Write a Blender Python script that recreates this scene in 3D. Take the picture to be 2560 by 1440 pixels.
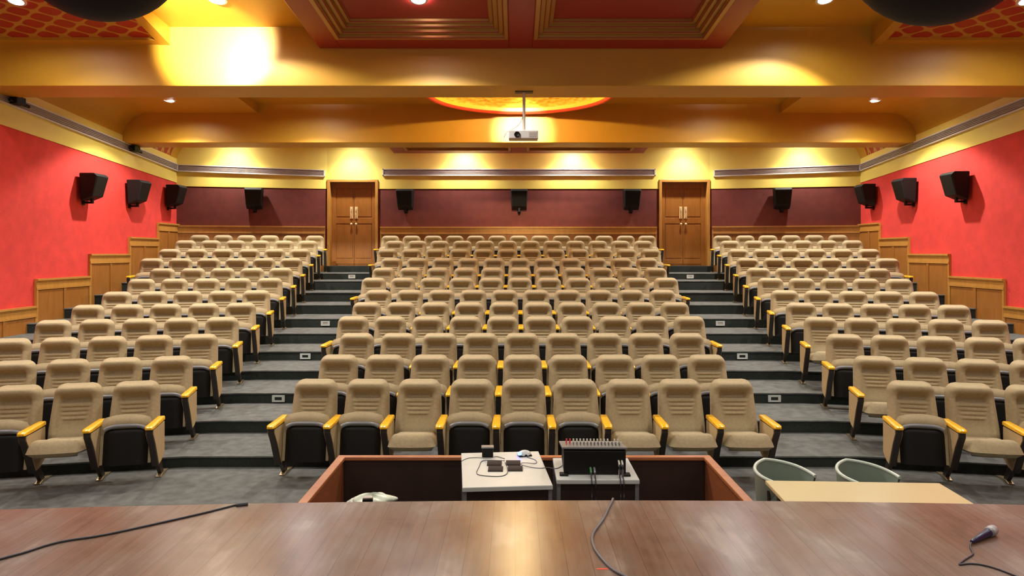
import bpy, bmesh, math, random
from mathutils import Vector, Matrix
random.seed(7)
for o in list(bpy.data.objects): bpy.data.objects.remove(o)
scn = bpy.context.scene
COL = scn.collection
PI = math.pi
# ------------------------------------------------------------------ camera
F = 1800.0; CX = 1288.0; CY = 630.0; EYE = 2.33        # pixels of the 2560x1440 frame
cam_d = bpy.data.cameras.new('camera'); cam = bpy.data.objects.new('camera', cam_d); COL.objects.link(cam)
cam.location = (0, 0, EYE); cam.rotation_euler = (PI/2, 0, 0)
cam_d.sensor_width = 36; cam_d.lens = F/2560*36
cam_d.shift_x = -(CX-1280)/2560; cam_d.shift_y = -(720-CY)/2560
cam_d.clip_start = .05; cam_d.clip_end = 100
scn.camera = cam
scn.view_settings.view_transform = 'Standard'; scn.view_settings.look = 'None'
scn.view_settings.exposure = 0.0; scn.view_settings.gamma = 1; scn.view_settings.use_curve_mapping = False
# ------------------------------------------------------------------ light
w = bpy.data.worlds.new('world'); scn.world = w; w.use_nodes = True
w.node_tree.nodes['Background'].inputs[0].default_value = (1, .93, .82, 1)
w.node_tree.nodes['Background'].inputs[1].default_value = .20
HX = .09                                                # centre line of the hall
def zc(d): return 5.95-.076*(d-11.58)                   # main ceiling falls towards the back
def zp(d): return 5.60-.076*(d-11.58)                   # underside of the red coffered panels
def zlat(d): return 5.71+.22*(11.58-d)                  # sloping latticed side ceiling
def zstrip(d): return 5.42-.076*(d-16)                  # dropped side ceiling, second bay
def lamp(kind, name, loc, power, col=(1, .955, .86), aim=None, size=90, blend=.5, rad=.05):
    l = bpy.data.lights.new(name, kind); l.energy = power; l.color = col
    if kind == 'SPOT': l.spot_size = math.radians(size); l.spot_blend = blend
    if kind != 'AREA': l.shadow_soft_size = rad
    o = bpy.data.objects.new(name, l); COL.objects.link(o); o.location = loc
    if aim is not None:
        o.rotation_euler = (Vector(aim)-Vector(loc)).to_track_quat('-Z', 'Y').to_euler()
    return o
LX = (-7.3, -4.45, -1.45, 1.45, 4.45, 7.3)
DOWN = []                                               # (x, y, z) of the downlights
for d in (1.8, 4.6, 7.4, 10.4, 14.8, 18.25):
    for x in LX:
        if d > 17: z = zc(d)-.02 if abs(x) > 3.3 else zp(d)+.08
        elif d == 14.8: z = zstrip(d) if abs(x) > 6 else zc(d)
        elif d == 10.4: z = zlat(d) if abs(x) > 6 else (zp(d)+.2 if abs(x) < 3 else zc(d))
        else: z = zc(d)-.05
        if d > 17: yy = 18.92 if abs(x) < 3 else (18.82 if abs(x) < 5 else 18.36)
        elif d == 10.4: yy = 10.4 if abs(x) > 6 else (10.12 if abs(x) < 3 else 10.55)
        elif d == 14.8: yy = 15.0 if abs(x) > 6 else 14.7
        else: yy = d
        if d > 17: z = zc(yy)-.01
        if d == 10.4 and x == 1.45: continue
        DOWN.append((HX+x+(.12 if d == 14.8 and x > 6 else 0), yy, z))
P_DOWN = 400
for (x, y, z) in DOWN:
    back = y > 17
    k = .30 if y < 5 else (.6 if y < 8 else 1)
    ax = x-(1.5 if x > 0 else -1.5) if 8 < y < 12 else x
    size, bl = (112, .8) if back else (120, .28)
    if 8 < y < 12 and abs(x) < 3: size = 134; ax = x
    if 8 < y < 12 and abs(x) > 6: bl = 1
    lamp('SPOT', 'downlight_lamp', (x, y, z-.05), P_DOWN*k*(.62 if back else 1), aim=(ax, y, 0), size=size, blend=bl, rad=.05)
    if y > 8: lamp('SPOT', 'downlight_glow', (x, y, z-.05), 40 if back else (200 if y > 13 else 90), aim=(x, y, 0), size=158, blend=1, rad=.05)
lamp('SPOT', 'flood_lamp', (-4.75, 8.9, 5.86), 3200, (1, .90, .70), (-4.82, 11.58, 5.70), 44, .7, .06)
lamp('POINT', 'dome_lamp', (HX, 13.95, 5.56), 320, (1, .70, .32), rad=.05)
lamp('SPOT', 'dome_spot_lamp', (HX, 14.0, 5.40), 1100, (1, .86, .58), (.17, 16.1, 4.98), 44, .8, .05)
st = lamp('AREA', 'added_fill_light', (0, -1.5, 5.2), 110, (1, .93, .82), (0, 8, .5)); st.data.size = 6  # unseen area light added behind the camera to fill the seat fronts
# ------------------------------------------------------------------ materials
MATS = {}
def mat(name, col, rough=.6, metal=0, spec=.5, emit=None, es=0, noise=0, nscale=20, bump=0, bscale=200, coat=0):
    if name in MATS: return MATS[name]
    m = bpy.data.materials.new(name); m.use_nodes = True; nt = m.node_tree; b = nt.nodes['Principled BSDF']
    b.inputs['Base Color'].default_value = (*col, 1); b.inputs['Roughness'].default_value = rough
    b.inputs['Metallic'].default_value = metal; b.inputs['Specular IOR Level'].default_value = spec
    if coat: b.inputs['Coat Weight'].default_value = coat; b.inputs['Coat Roughness'].default_value = .1
    if emit: b.inputs['Emission Color'].default_value = (*emit, 1); b.inputs['Emission Strength'].default_value = es
    tc = nt.nodes.new('ShaderNodeTexCoord')
    if noise:
        n = nt.nodes.new('ShaderNodeTexNoise'); n.inputs['Scale'].default_value = nscale; n.inputs['Detail'].default_value = 5
        nt.links.new(tc.outputs['Object'], n.inputs['Vector'])
        r = nt.nodes.new('ShaderNodeValToRGB')
        r.color_ramp.elements[0].position = .3; r.color_ramp.elements[1].position = .7
        r.color_ramp.elements[0].color = (*[c*(1-noise) for c in col], 1)
        r.color_ramp.elements[1].color = (*[min(1, c*(1+noise)) for c in col], 1)
        nt.links.new(n.outputs['Fac'], r.inputs['Fac']); nt.links.new(r.outputs['Color'], b.inputs['Base Color'])
    if bump:
        n2 = nt.nodes.new('ShaderNodeTexNoise'); n2.inputs['Scale'].default_value = bscale
        nt.links.new(tc.outputs['Object'], n2.inputs['Vector'])
        bp = nt.nodes.new('ShaderNodeBump'); bp.inputs['Strength'].default_value = bump; bp.inputs['Distance'].default_value = .01
        nt.links.new(n2.outputs['Fac'], bp.inputs['Height']); nt.links.new(bp.outputs['Normal'], b.inputs['Normal'])
    MATS[name] = m; return m
M_GOLD = mat('shaded_yellow_paint', (.54, .285, .020), .45, noise=.05, nscale=2)  # yellow of the walls made deeper, weaker light put into the colour
M_YEL = mat('lit_yellow_paint', (.82, .67, .14), .5, noise=.04, nscale=2)  # lighter copy of the ceiling yellow, direct light put into the colour
M_RED = mat('red_acoustic_cloth', (.66, .045, .034), .9, noise=.10, nscale=5, bump=.3, bscale=60)
M_BURG = mat('burgundy_cloth', (.14, .027, .018), .85, noise=.12, nscale=5, bump=.3, bscale=60)
M_REDP = mat('red_paint', (.30, .018, .015), .4)
M_REDR = mat('bright_red_paint', (.70, .045, .02), .4)
M_MOULD = mat('gold_moulding', (.42, .24, .05), .35, metal=.35)
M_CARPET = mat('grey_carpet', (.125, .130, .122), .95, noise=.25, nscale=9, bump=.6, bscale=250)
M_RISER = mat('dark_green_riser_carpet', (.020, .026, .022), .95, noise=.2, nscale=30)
M_FAB = mat('tan_fabric', (.40, .32, .185), .92, noise=.09, nscale=40, bump=.35, bscale=300)
M_PANELT = mat('tan_side_panel', (.50, .37, .19), .7, noise=.05, nscale=15)
M_BLK = mat('black_plastic', (.008, .007, .006), .5, spec=.22)
M_RIM = mat('dark_grey_plastic', (.20, .20, .21), .3)
M_STEEL = mat('dark_brown_steel', (.035, .026, .022), .4)
M_FOOT = mat('cast_foot_metal', (.32, .25, .14), .35, metal=.6)
M_SPK = mat('speaker_black', (.007, .007, .007), .6, spec=.3, bump=.2, bscale=300)
M_WHITE = mat('white_laminate', (.56, .59, .57), .35, noise=.04, nscale=6)
M_GREYM = mat('grey_metal', (.30, .31, .32), .35, metal=.5)
M_DKWOOD = mat('dark_panel_wood', (.030, .014, .010), .5, noise=.2, nscale=6)
M_BRASS = mat('brass', (.90, .72, .36), .35, metal=.5)
M_GRILLF = mat('grille_frame', (.66, .60, .52), .4)
M_GRILL = mat('grille_slats', (.44, .385, .34), .5)
M_GLOW = mat('lamp_glow', (1, 1, 1), .5, emit=(.93, .90, 1), es=240)
M_TRIM = mat('lamp_trim', (.75, .72, .68), .3)
M_CREAM = mat('cream_table_laminate', (.60, .50, .27), .28, noise=.03, nscale=3)
M_GREEN = mat('grey_green_plastic', (.20, .25, .20), .35)
M_GREENR = mat('pale_green_edge_plastic', (.50, .58, .50), .3)
M_PROJ = mat('projector_plastic', (.50, .48, .46), .4)
M_CABLE = mat('dark_cable_rubber', (.035, .035, .045), .5)
M_CABLEG = mat('grey_cable_rubber', (.13, .12, .135), .5)
M_NAVY = mat('navy_microphone_paint', (.012, .016, .06), .25)
M_SILV = mat('silver_mesh', (.55, .57, .60), .35, metal=.8, bump=.5, bscale=900)
M_TAPE = mat('red_tape', (.75, .07, .03), .5)
def wood(name, c1, c2, scale=(1.2, 1.2, 12), rough=.35, dist=3, coat=0, axis='Z'):
    m = bpy.data.materials.new(name); m.use_nodes = True; nt = m.node_tree; b = nt.nodes['Principled BSDF']
    tc = nt.nodes.new('ShaderNodeTexCoord'); mp = nt.nodes.new('ShaderNodeMapping')
    mp.inputs['Scale'].default_value = scale
    nt.links.new(tc.outputs['Object'], mp.inputs['Vector'])
    n = nt.nodes.new('ShaderNodeTexNoise'); n.inputs['Scale'].default_value = 5; n.inputs['Detail'].default_value = 7; n.inputs['Distortion'].default_value = dist*.2
    nt.links.new(mp.outputs['Vector'], n.inputs['Vector'])
    r = nt.nodes.new('ShaderNodeValToRGB'); r.color_ramp.elements[0].color = (*c1, 1); r.color_ramp.elements[1].color = (*c2, 1)
    r.color_ramp.elements[0].position = .3; r.color_ramp.elements[1].position = .7
    nt.links.new(n.outputs['Fac'], r.inputs['Fac']); nt.links.new(r.outputs['Color'], b.inputs['Base Color'])
    b.inputs['Roughness'].default_value = rough
    if coat: b.inputs['Coat Weight'].default_value = coat
    return m
M_ARM = wood('lacquered_yellow_wood', (.84, .42, .010), (.92, .50, .015), (10, 2, 10), .25)
M_WAIN = wood('veneer_wood', (.30, .115, .020), (.37, .15, .03), (3, 3, .5), .4)
M_WAINT = wood('light_trim_wood', (.44, .21, .04), (.52, .26, .055), (3, 3, .5), .35)
M_DOOR = wood('door_veneer', (.27, .10, .016), (.35, .135, .024), (4, 4, .5), .35)
M_RAIL = wood('red_brown_rail_wood', (.34, .115, .045), (.44, .17, .07), (1, 2, 6), .35)
M_PIT = wood('pit_inner_wood', (.22, .065, .022), (.28, .09, .03), (1, 2, 6), .45)
# worn varnished stage boards, long side running towards the hall
def stage_mat():
    m = bpy.data.materials.new('worn_stage_boards'); m.use_nodes = True; nt = m.node_tree; b = nt.nodes['Principled BSDF']; L = nt.links.new
    tc = nt.nodes.new('ShaderNodeTexCoord')
    def mapn(scale, loc=(0, 0, 0)):
        mp = nt.nodes.new('ShaderNodeMapping'); mp.inputs['Scale'].default_value = scale; mp.inputs['Location'].default_value = loc
        L(tc.outputs['Object'], mp.inputs['Vector']); return mp.outputs['Vector']
    def ramp(src, els):
        r = nt.nodes.new('ShaderNodeValToRGB')
        r.color_ramp.elements[0].position, r.color_ramp.elements[0].color = els[0][0], (*els[0][1], 1)
        r.color_ramp.elements[1].position, r.color_ramp.elements[1].color = els[-1][0], (*els[-1][1], 1)
        for p, c in els[1:-1]: e = r.color_ramp.elements.new(p); e.color = (*c, 1)
        L(src, r.inputs['Fac']); return r.outputs['Color']
    def noise(vec, sc, det=6, dis=0):
        n = nt.nodes.new('ShaderNodeTexNoise'); n.inputs['Scale'].default_value = sc; n.inputs['Detail'].default_value = det; n.inputs['Distortion'].default_value = dis
        L(vec, n.inputs['Vector']); return n.outputs['Fac']
    base = ramp(noise(mapn((1, .55, 1)), 3.2, 5, 0), [(.32, (.135, .076, .052)), (.42, (.18, .105, .074)), (.58, (.20, .148, .120)), (.68, (.28, .225, .19))])
    streak = ramp(noise(mapn((14, .9, 1)), 2.2, 4), [(.3, (.78, .74, .72)), (.7, (1.15, 1.12, 1.1))])
    mx = nt.nodes.new('ShaderNodeMixRGB'); mx.blend_type = 'MULTIPLY'; mx.inputs[0].default_value = .7
    L(base, mx.inputs[1]); L(streak, mx.inputs[2])
    br = nt.nodes.new('ShaderNodeTexBrick'); br.inputs['Scale'].default_value = 1
    br.inputs['Color1'].default_value = (1, 1, 1, 1); br.inputs['Color2'].default_value = (.84, .80, .76, 1); br.inputs['Mortar'].default_value = (.42, .36, .33, 1)
    br.inputs['Brick Width'].default_value = 2.6; br.inputs['Row Height'].default_value = .12; br.inputs['Mortar Size'].default_value = .0018
    mp = nt.nodes.new('ShaderNodeMapping'); mp.inputs['Rotation'].default_value = (0, 0, PI/2); L(tc.outputs['Object'], mp.inputs['Vector']); L(mp.outputs['Vector'], br.inputs['Vector'])
    mx2 = nt.nodes.new('ShaderNodeMixRGB'); mx2.blend_type = 'MULTIPLY'; mx2.inputs[0].default_value = .65
    L(mx.outputs[0], mx2.inputs[1]); L(br.outputs['Color'], mx2.inputs[2]); L(mx2.outputs[0], b.inputs['Base Color'])
    b.inputs['Roughness'].default_value = .27; b.inputs['Specular IOR Level'].default_value = .34
    return m
M_STAGE = stage_mat()
# red rounded cells in a gold lattice
def lattice_mat(name, sx, sy, vert=False):
    m = bpy.data.materials.new(name); m.use_nodes = True; nt = m.node_tree; b = nt.nodes['Principled BSDF']; L = nt.links.new
    tc = nt.nodes.new('ShaderNodeTexCoord'); sp = nt.nodes.new('ShaderNodeSeparateXYZ'); L(tc.outputs['Object'], sp.inputs[0])
    def math_(op, a, b_=None, v=None):
        n = nt.nodes.new('ShaderNodeMath'); n.operation = op; L(a, n.inputs[0])
        if b_ is not None: L(b_, n.inputs[1])
        if v is not None: n.inputs[1].default_value = v
        return n.outputs[0]
    X = math_('MULTIPLY', sp.outputs['Z' if vert else 'X'], v=sx); Y = math_('MULTIPLY', sp.outputs['Y'], v=sy)
    u = math_('ADD', X, Y); v = math_('SUBTRACT', X, Y)
    f = math_('MULTIPLY', math_('ABSOLUTE', math_('SINE', math_('MULTIPLY', u, v=PI))), math_('ABSOLUTE', math_('SINE', math_('MULTIPLY', v, v=PI))))
    r = nt.nodes.new('ShaderNodeValToRGB'); r.color_ramp.elements[0].position = .16; r.color_ramp.elements[1].position = .24
    r.color_ramp.elements[0].color = (.50, .27, .04, 1); r.color_ramp.elements[1].color = (.38, .022, .014, 1)
    L(f, r.inputs['Fac']); L(r.outputs['Color'], b.inputs['Base Color']); b.inputs['Roughness'].default_value = .45
    return m
M_LAT = lattice_mat('red_gold_lattice', 2.1, 2.9)
M_LAT2 = lattice_mat('red_gold_lattice_cove', .9, 3.4, True)
def foil_mat():
    m = bpy.data.materials.new('embossed_gold_foil'); m.use_nodes = True; nt = m.node_tree; b = nt.nodes['Principled BSDF']; L = nt.links.new
    b.inputs['Base Color'].default_value = (.80, .50, .06, 1); b.inputs['Roughness'].default_value = .4; b.inputs['Metallic'].default_value = .3
    tc = nt.nodes.new('ShaderNodeTexCoord'); v = nt.nodes.new('ShaderNodeTexVoronoi'); v.inputs['Scale'].default_value = 9
    L(tc.outputs['Object'], v.inputs['Vector']); bp = nt.nodes.new('ShaderNodeBump'); bp.inputs['Strength'].default_value = .8; bp.inputs['Distance'].default_value = .04
    L(v.outputs['Distance'], bp.inputs['Height']); L(bp.outputs['Normal'], b.inputs['Normal']); return m
M_FOIL = foil_mat()
# ------------------------------------------------------------------ mesh helpers
class MB:
    def __init__(s): s.v = []; s.f = []; s.m = []; s.cur = 0
    def add(s, vs, fs):
        n = len(s.v); s.v += [tuple(a) for a in vs]
        for f in fs: s.f.append([i+n for i in f]); s.m.append(s.cur)
        return s
    def box(s, x0, x1, y0, y1, z0, z1):
        return s.slab(x0, x1, y0, y1, lambda d: z0, lambda d: z1)
    def slab(s, x0, x1, y0, y1, zb, zt):
        s.k = getattr(s, 'k', -1)+1; e = .0004*(s.k % 9)   # never two exactly coplanar faces in one mesh
        x0, x1, y0, y1 = min(x0, x1)-e, max(x0, x1)+e, y0-e, y1+e
        vs = [(x, y, z(y)+q) for z, q in ((zb, -e), (zt, e)) for (x, y) in ((x0, y0), (x1, y0), (x1, y1), (x0, y1))]
        return s.add(vs, [(3, 2, 1, 0), (4, 5, 6, 7), (0, 1, 5, 4), (1, 2, 6, 5), (2, 3, 7, 6), (3, 0, 4, 7)])
    def prism(s, poly, a0, a1, axis='x'):
        n = len(poly)
        def P(a, p): return {'x': (a, p[0], p[1]), 'y': (p[0], a, p[1]), 'z': (p[0], p[1], a)}[axis]
        vs = [P(a0, p) for p in poly]+[P(a1, p) for p in poly]
        return s.add(vs, [tuple(range(n)), tuple(range(2*n-1, n-1, -1))]+[(i, (i+1) % n, n+(i+1) % n, n+i) for i in range(n)])
    def lathe(s, prof, c=(0, 0, 0), n=20, axis='z', caps=True):
        vs = []
        for r, h in prof:
            for k in range(n):
                a = 2*PI*k/n; p = (r*math.cos(a), r*math.sin(a), h)
                if axis == 'y': p = (p[0], p[2], p[1])
                if axis == 'x': p = (p[2], p[0], p[1])
                vs.append((p[0]+c[0], p[1]+c[1], p[2]+c[2]))
        fs = [(i*n+k, i*n+(k+1) % n, (i+1)*n+(k+1) % n, (i+1)*n+k) for i in range(len(prof)-1) for k in range(n)]
        if caps: fs += [tuple(range(n)), tuple(range(len(prof)*n-1, (len(prof)-1)*n-1, -1))]
        return s.add(vs, fs)
    def tube(s, pts, r, n=8, smooth=0):
        pts = [Vector(p) for p in pts]
        for _ in range(smooth):
            q = [pts[0]]
            for a, b in zip(pts, pts[1:]): q += [a*.75+b*.25, a*.25+b*.75]
            pts = q+[pts[-1]]
        vs = []; fs = []; up = Vector((0, 0, 1)); m = len(pts)
        for i, p in enumerate(pts):
            t = (pts[min(i+1, m-1)]-pts[max(i-1, 0)]).normalized()
            a = t.cross(up)
            if a.length < .05: a = t.cross(Vector((0, 1, 0)))
            a.normalize(); b = a.cross(t)
            rr = r[i] if isinstance(r, (list, tuple)) else r
            for k in range(n):
                an = 2*PI*k/n; vs.append(p+a*math.cos(an)*rr+b*math.sin(an)*rr)
        for i in range(m-1):
            for k in range(n): fs.append((i*n+k, i*n+(k+1) % n, (i+1)*n+(k+1) % n, (i+1)*n+k))
        fs += [tuple(range(n)), tuple(range(m*n-1, (m-1)*n-1, -1))]
        return s.add(vs, fs)
    def grid(s, fn, nu, nv):
        vs = [fn(i/nu, j/nv) for j in range(nv+1) for i in range(nu+1)]
        return s.add(vs, [(j*(nu+1)+i, j*(nu+1)+i+1, (j+1)*(nu+1)+i+1, (j+1)*(nu+1)+i) for j in range(nv) for i in range(nu)])
    def build(s, name, mats, parent=None, bevel=0, smooth=False, seg=2, loc=None):
        if not isinstance(mats, (list, tuple)): mats = [mats]
        me = bpy.data.meshes.new(name); me.from_pydata(s.v, [], s.f)
        for m in mats: me.materials.append(m)
        for p, i in zip(me.polygons, s.m): p.material_index = i
        bm = bmesh.new(); bm.from_mesh(me)
        if smooth: bmesh.ops.remove_doubles(bm, verts=bm.verts, dist=1e-5)
        bmesh.ops.recalc_face_normals(bm, faces=bm.faces)
        if bevel:
            es = [e for e in bm.edges if len(e.link_faces) == 2 and e.calc_face_angle(0) > .6]
            bmesh.ops.bevel(bm, geom=es, offset=bevel, segments=seg, affect='EDGES', profile=.5)
        if smooth:
            for f in bm.faces: f.smooth = True
            for e in bm.edges:
                if len(e.link_faces) == 2 and e.calc_face_angle(0) > .9: e.smooth = False
        bm.to_mesh(me); bm.free()
        o = bpy.data.objects.new(name, me); COL.objects.link(o)
        if parent: o.parent = parent
        if loc: o.location = loc
        return o
def tag(o, label=None, cat=None, group=None, kind=None):
    if label: o['label'] = label
    if cat: o['category'] = cat
    if group: o['group'] = group
    if kind: o['kind'] = kind
    return o
def empty(name, loc=(0, 0, 0), rz=0):
    o = bpy.data.objects.new(name, None); COL.objects.link(o); o.location = loc; o.rotation_euler = (0, 0, rz)
    o.empty_display_size = .1; return o
def struct(o): o['kind'] = 'structure'; return o
def copy_tree(o, parent=None):
    c = o.copy(); COL.objects.link(c)
    if parent: c.parent = parent
    for ch in list(o.children): copy_tree(ch, c)
    return c
def px(x, D): return (x-CX)*D/F
def pz(y, D): return EYE-(y-CY)*D/F
ST = .88                                                # stage height
def on_stage(x, y, h=0):
    D = F*(EYE-ST-h)/(y-CY); return Vector((px(x, D), D, ST+h))
# ------------------------------------------------------------------ floor: stepped terraces
LEV = [0, .12, .27, .41, .55, .70, .88, 1.05, 1.24, 1.44, 1.65, 1.80]
WX = 8.83
def edge_line(d, k):                                    # riser line: straight in the middle, bending forward at the sides
    xk = 3.55+.108*k; T = .2217
    return [(-WX-.1, d-T*(WX+.1-xk)), (-xk, d), (xk, d), (WX+.1, d-T*(WX+.1-xk))]
f = MB()
f.cur = 0; f.box(HX-WX-.1, HX+WX+.1, -2, 19.8, -.3, 0)
for k in range(1, 12):
    d = 7.8+1.006*(k-1); e = edge_line(d, k); z0, z1 = LEV[k-1], LEV[k]
    e2 = [(x, y) for (x, y) in e]
    vs = [(HX+x, y, -.1) for x, y in e2]+[(HX+x, y, z1) for x, y in e2]+[(HX+x, 19.8, z1) for x, y in e2]+[(HX+x, 19.8, -.1) for x, y in e2]
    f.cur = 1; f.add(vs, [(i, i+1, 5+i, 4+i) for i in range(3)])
    f.cur = 0; f.add(vs, [(4+i, 5+i, 9+i, 8+i) for i in range(3)])
    # rounded carpet nosing
    f.cur = 0
    for i in range(3):
        (xa, ya), (xb, yb) = e2[i], e2[i+1]
        f.add([(HX+xa, ya-.012, z1-.016), (HX+xb, yb-.012, z1-.016), (HX+xb, yb-.012, z1), (HX+xa, ya-.012, z1), (HX+xa, ya, z1+.001), (HX+xb, yb, z1+.001), (HX+xa, ya, z1-.016), (HX+xb, yb, z1-.016)],
              [(0, 1, 2, 3), (3, 2, 5, 4), (0, 1, 7, 6)])
for s in (-1, 1):                                       # last dark step in front of each door
    a, b = sorted((HX+s*3.80, HX+s*5.12))
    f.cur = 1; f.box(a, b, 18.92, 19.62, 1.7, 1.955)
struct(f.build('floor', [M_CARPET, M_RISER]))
# ------------------------------------------------------------------ walls
def zr(d): return 4.12+.06*(18.5-d)                     # top of the red cloth
def zg(d): return 4.415+.072*(18.4-d)                    # bottom of the air grille
for s, nm in ((-1, 'wall_left'), (1, 'wall_right')):
    m = MB(); xa = HX+s*WX; xb = HX+s*(WX+.25)
    m.cur = 0; m.prism([(-2, -.2), (19.9, -.2), (19.9, zr(19.9)), (-2, zr(-2))], xa, xb)
    m.cur = 1; m.prism([(-2, zr(-2)), (19.9, zr(19.9)), (19.9, 7.5), (-2, 7.5)], xa-s*.015, xb)
    struct(m.build(nm, [M_RED, M_YEL]))
DB = 19.4; KX = 5.15; TS = .2217
def dback(x): return DB if abs(x) <= KX else DB-TS*(abs(x)-KX)
m = MB(); ZB = 4.03; ZT = 6.2
def back_piece(x0, x1, z0, z1, t=.35, off=0):
    y0, y1 = dback(x0)-off, dback(x1)-off
    m.add([(HX+x0, y0, z0), (HX+x1, y1, z0), (HX+x1, y1, z1), (HX+x0, y0, z1), (HX+x0, y0+t, z0), (HX+x1, y1+t, z0), (HX+x1, y1+t, z1), (HX+x0, y0+t, z1)],
          [(0, 1, 2, 3), (7, 6, 5, 4), (0, 4, 5, 1), (1, 5, 6, 2), (2, 6, 7, 3), (3, 7, 4, 0)])
for x0, x1 in ((-WX-.1, -KX), (KX, WX+.1), (-3.78, 3.78)):
    m.cur = 0; back_piece(x0, x1, 1.0, ZB)
    m.cur = 1; back_piece(x0, x1, ZB, ZT, off=.015)
for s in (-1, 1):
    a, b = sorted((s*3.78, s*KX))
    m.cur = 1; back_piece(a, b, 4.27, ZT, off=.015)
struct(m.build('wall_back', [M_BURG, M_YEL]))
# ------------------------------------------------------------------ ceiling
m = MB(); m.slab(HX-5.72, HX+5.72, -2, 11.7, zc, lambda d: zc(d)+.2)
m.slab(HX-5.85, HX+5.85, 12.3, 16.1, zc, lambda d: zc(d)+.2)
m.slab(HX-WX-.2, HX+WX+.2, 16.6, 19.9, lambda d: zc(d)-.0, lambda d: zc(d)+.2)
m.slab(HX-WX-.2, HX+WX+.2, -2, 19.9, lambda d: 7.4, lambda d: 7.5)
struct(m.build('ceiling', M_GOLD))
for nm, a, b, z in (('ceiling_beam', 11.58, 12.45, 5.00), ('ceiling_beam', 16.0, 16.75, 4.76)):
    struct(MB().box(HX-WX, HX+WX, a, b, z, 6.6).build(nm, M_GOLD, bevel=.012))
for s, nm in ((-1, 'ceiling_left'), (1, 'ceiling_right')):
    def srt(a, b): return (HX+min(s*a, s*b), HX+max(s*a, s*b))
    # bay with the sloping lattice
    m = MB(); x0, x1 = srt(5.78, WX); m.cur = 0; m.slab(x0, x1, 6.2, 11.5, zlat, lambda d: 7.35); m.slab(x0, x1, -2, 6.2, lambda d: 6.89, lambda d: 7.35)
    m.cur = 1; x0, x1 = srt(5.64, 5.80); m.slab(x0, x1, 6.3, 11.57, lambda d: zlat(d)-.05, lambda d: 7.3); m.slab(x0, x1, -2, 6.3, lambda d: 6.0, lambda d: 7.3)
    x0, x1 = srt(5.64, WX); m.slab(x0, x1, 11.44, 11.58, lambda d: zlat(d)-.045, lambda d: 7.2)
    # dropped flat strip in the second bay
    m.cur = 1; x0, x1 = srt(5.80, WX); m.slab(x0, x1, 12.4, 16.05, zstrip, lambda d: zc(d)+.2)
    # coves against the side wall
    def cove(d0, d1, R, z0a, z0b):
        n = 10; vs = []
        for d, z0 in ((d0, z0a), (d1, z0b)):
            for i in range(n+1):
                a = PI/2*i/n; vs.append((HX+s*(WX-R+R*math.cos(a)), d, z0+R*math.sin(a)))
            vs.append((HX+s*(WX+.01), d, z0+R))
        k = n+2
        m.add(vs, [(i, i+1, k+i+1, k+i) for i in range(n+1)]+[tuple(range(k)), tuple(range(2*k-1, k-1, -1))])
    m.cur = 1; cove(12.45, 16.0, .62, zstrip(12.45)-.62, zstrip(16)-.62)
    m.cur = 2; cove(16.75, 18.22, .75, zg(16.75)+.20, zg(18.22)+.20)
    m.cur = 1; cove(18.22, 18.75, .75, zg(18.22)+.19, zg(18.75)+.19)
    struct(m.build(nm, [M_LAT, M_GOLD, M_LAT2]))
# red coffered panels hanging under the ceiling
def coffer(name, d0, d1, rows, off):
    m = MB(); zb = lambda d: zp(d)+off; zt = lambda d: zc(d)+.05
    HW = 3.23; FW = 2.88; MW = .19
    xs = [(-HW, -FW), (-MW, MW), (FW, HW)]
    for a, b in xs: m.slab(HX+a, HX+b, d0, d1, zb, zt)
    edges = [d0]+[e for r in rows for e in r]+[d1]
    for i in range(0, len(edges), 2):
        for a, b in ((-FW, -MW), (MW, FW)): m.slab(HX+a, HX+b, edges[i], edges[i+1], zb, zt)
    for r0, r1 in rows:
        for a, b in ((-FW, -MW), (MW, FW)):
            m.cur = 1; m.slab(HX+a, HX+b, r0, r1, lambda d: zb(d)+.2, zt)
            m.cur = 2
            for q in range(4):
                i0, i1 = q*.075, q*.075+.06
                h0 = (-.012, .045, .10, .15)[q]
                A, B, C, D_ = a+i0, b-i0, r0+i0, r1-i0
                zz = lambda d: zb(d)+h0
                zu = lambda d: zb(d)+.21
                m.slab(HX+A, HX+A+.075, C, D_, zz, zu); m.slab(HX+B-.075, HX+B, C, D_, zz, zu)
                m.slab(HX+A, HX+B, C, C+.075, zz, zu); m.slab(HX+A, HX+B, D_-.075, D_, zz, zu)
            m.cur = 0
    return struct(m.build(name, [M_REDP, M_REDP, M_MOULD], bevel=.012, seg=2))
coffer('ceiling_panel', 5.3, 11.57, [(5.7, 8.3), (8.7, 11.17)], 0)
coffer('ceiling_panel', 16.9, 18.6, [(17.2, 18.3)], -.185)
# round dome with red rim
DC = (HX, 13.95)
t = empty('ceiling_dome', (DC[0], DC[1], 5.34))
tag(t, 'round gold ceiling dome with a red rim above the projector', 'ceiling dome')
MB().lathe([(1.80, .05), (1.80, .50), (1.72, .50), (1.72, .05)], n=72, caps=False).build('drum', M_GOLD, t, smooth=True)
MB().lathe([(1.80+.075*math.cos(a), .075+.075*math.sin(a)) for a in [2*PI*i/12 for i in range(13)]], n=72, caps=False).build('rim', M_REDR, t, smooth=True)
MB().lathe([(1.74*math.cos(a), .08+.30*math.sin(a)) for a in [PI/2*i/10*.995 for i in range(11)]], n=72, caps=False).build('dome_lining', M_FOIL, t, smooth=True)
lb = MB().lathe([(.02, .06), (.09, .09), (.12, .15), (.09, .2), (.02, .23)], n=16).build('lamp_housing', M_TRIM, t, smooth=True)
lb.location.z = .10; lb.scale = (.6, .6, .3)
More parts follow.
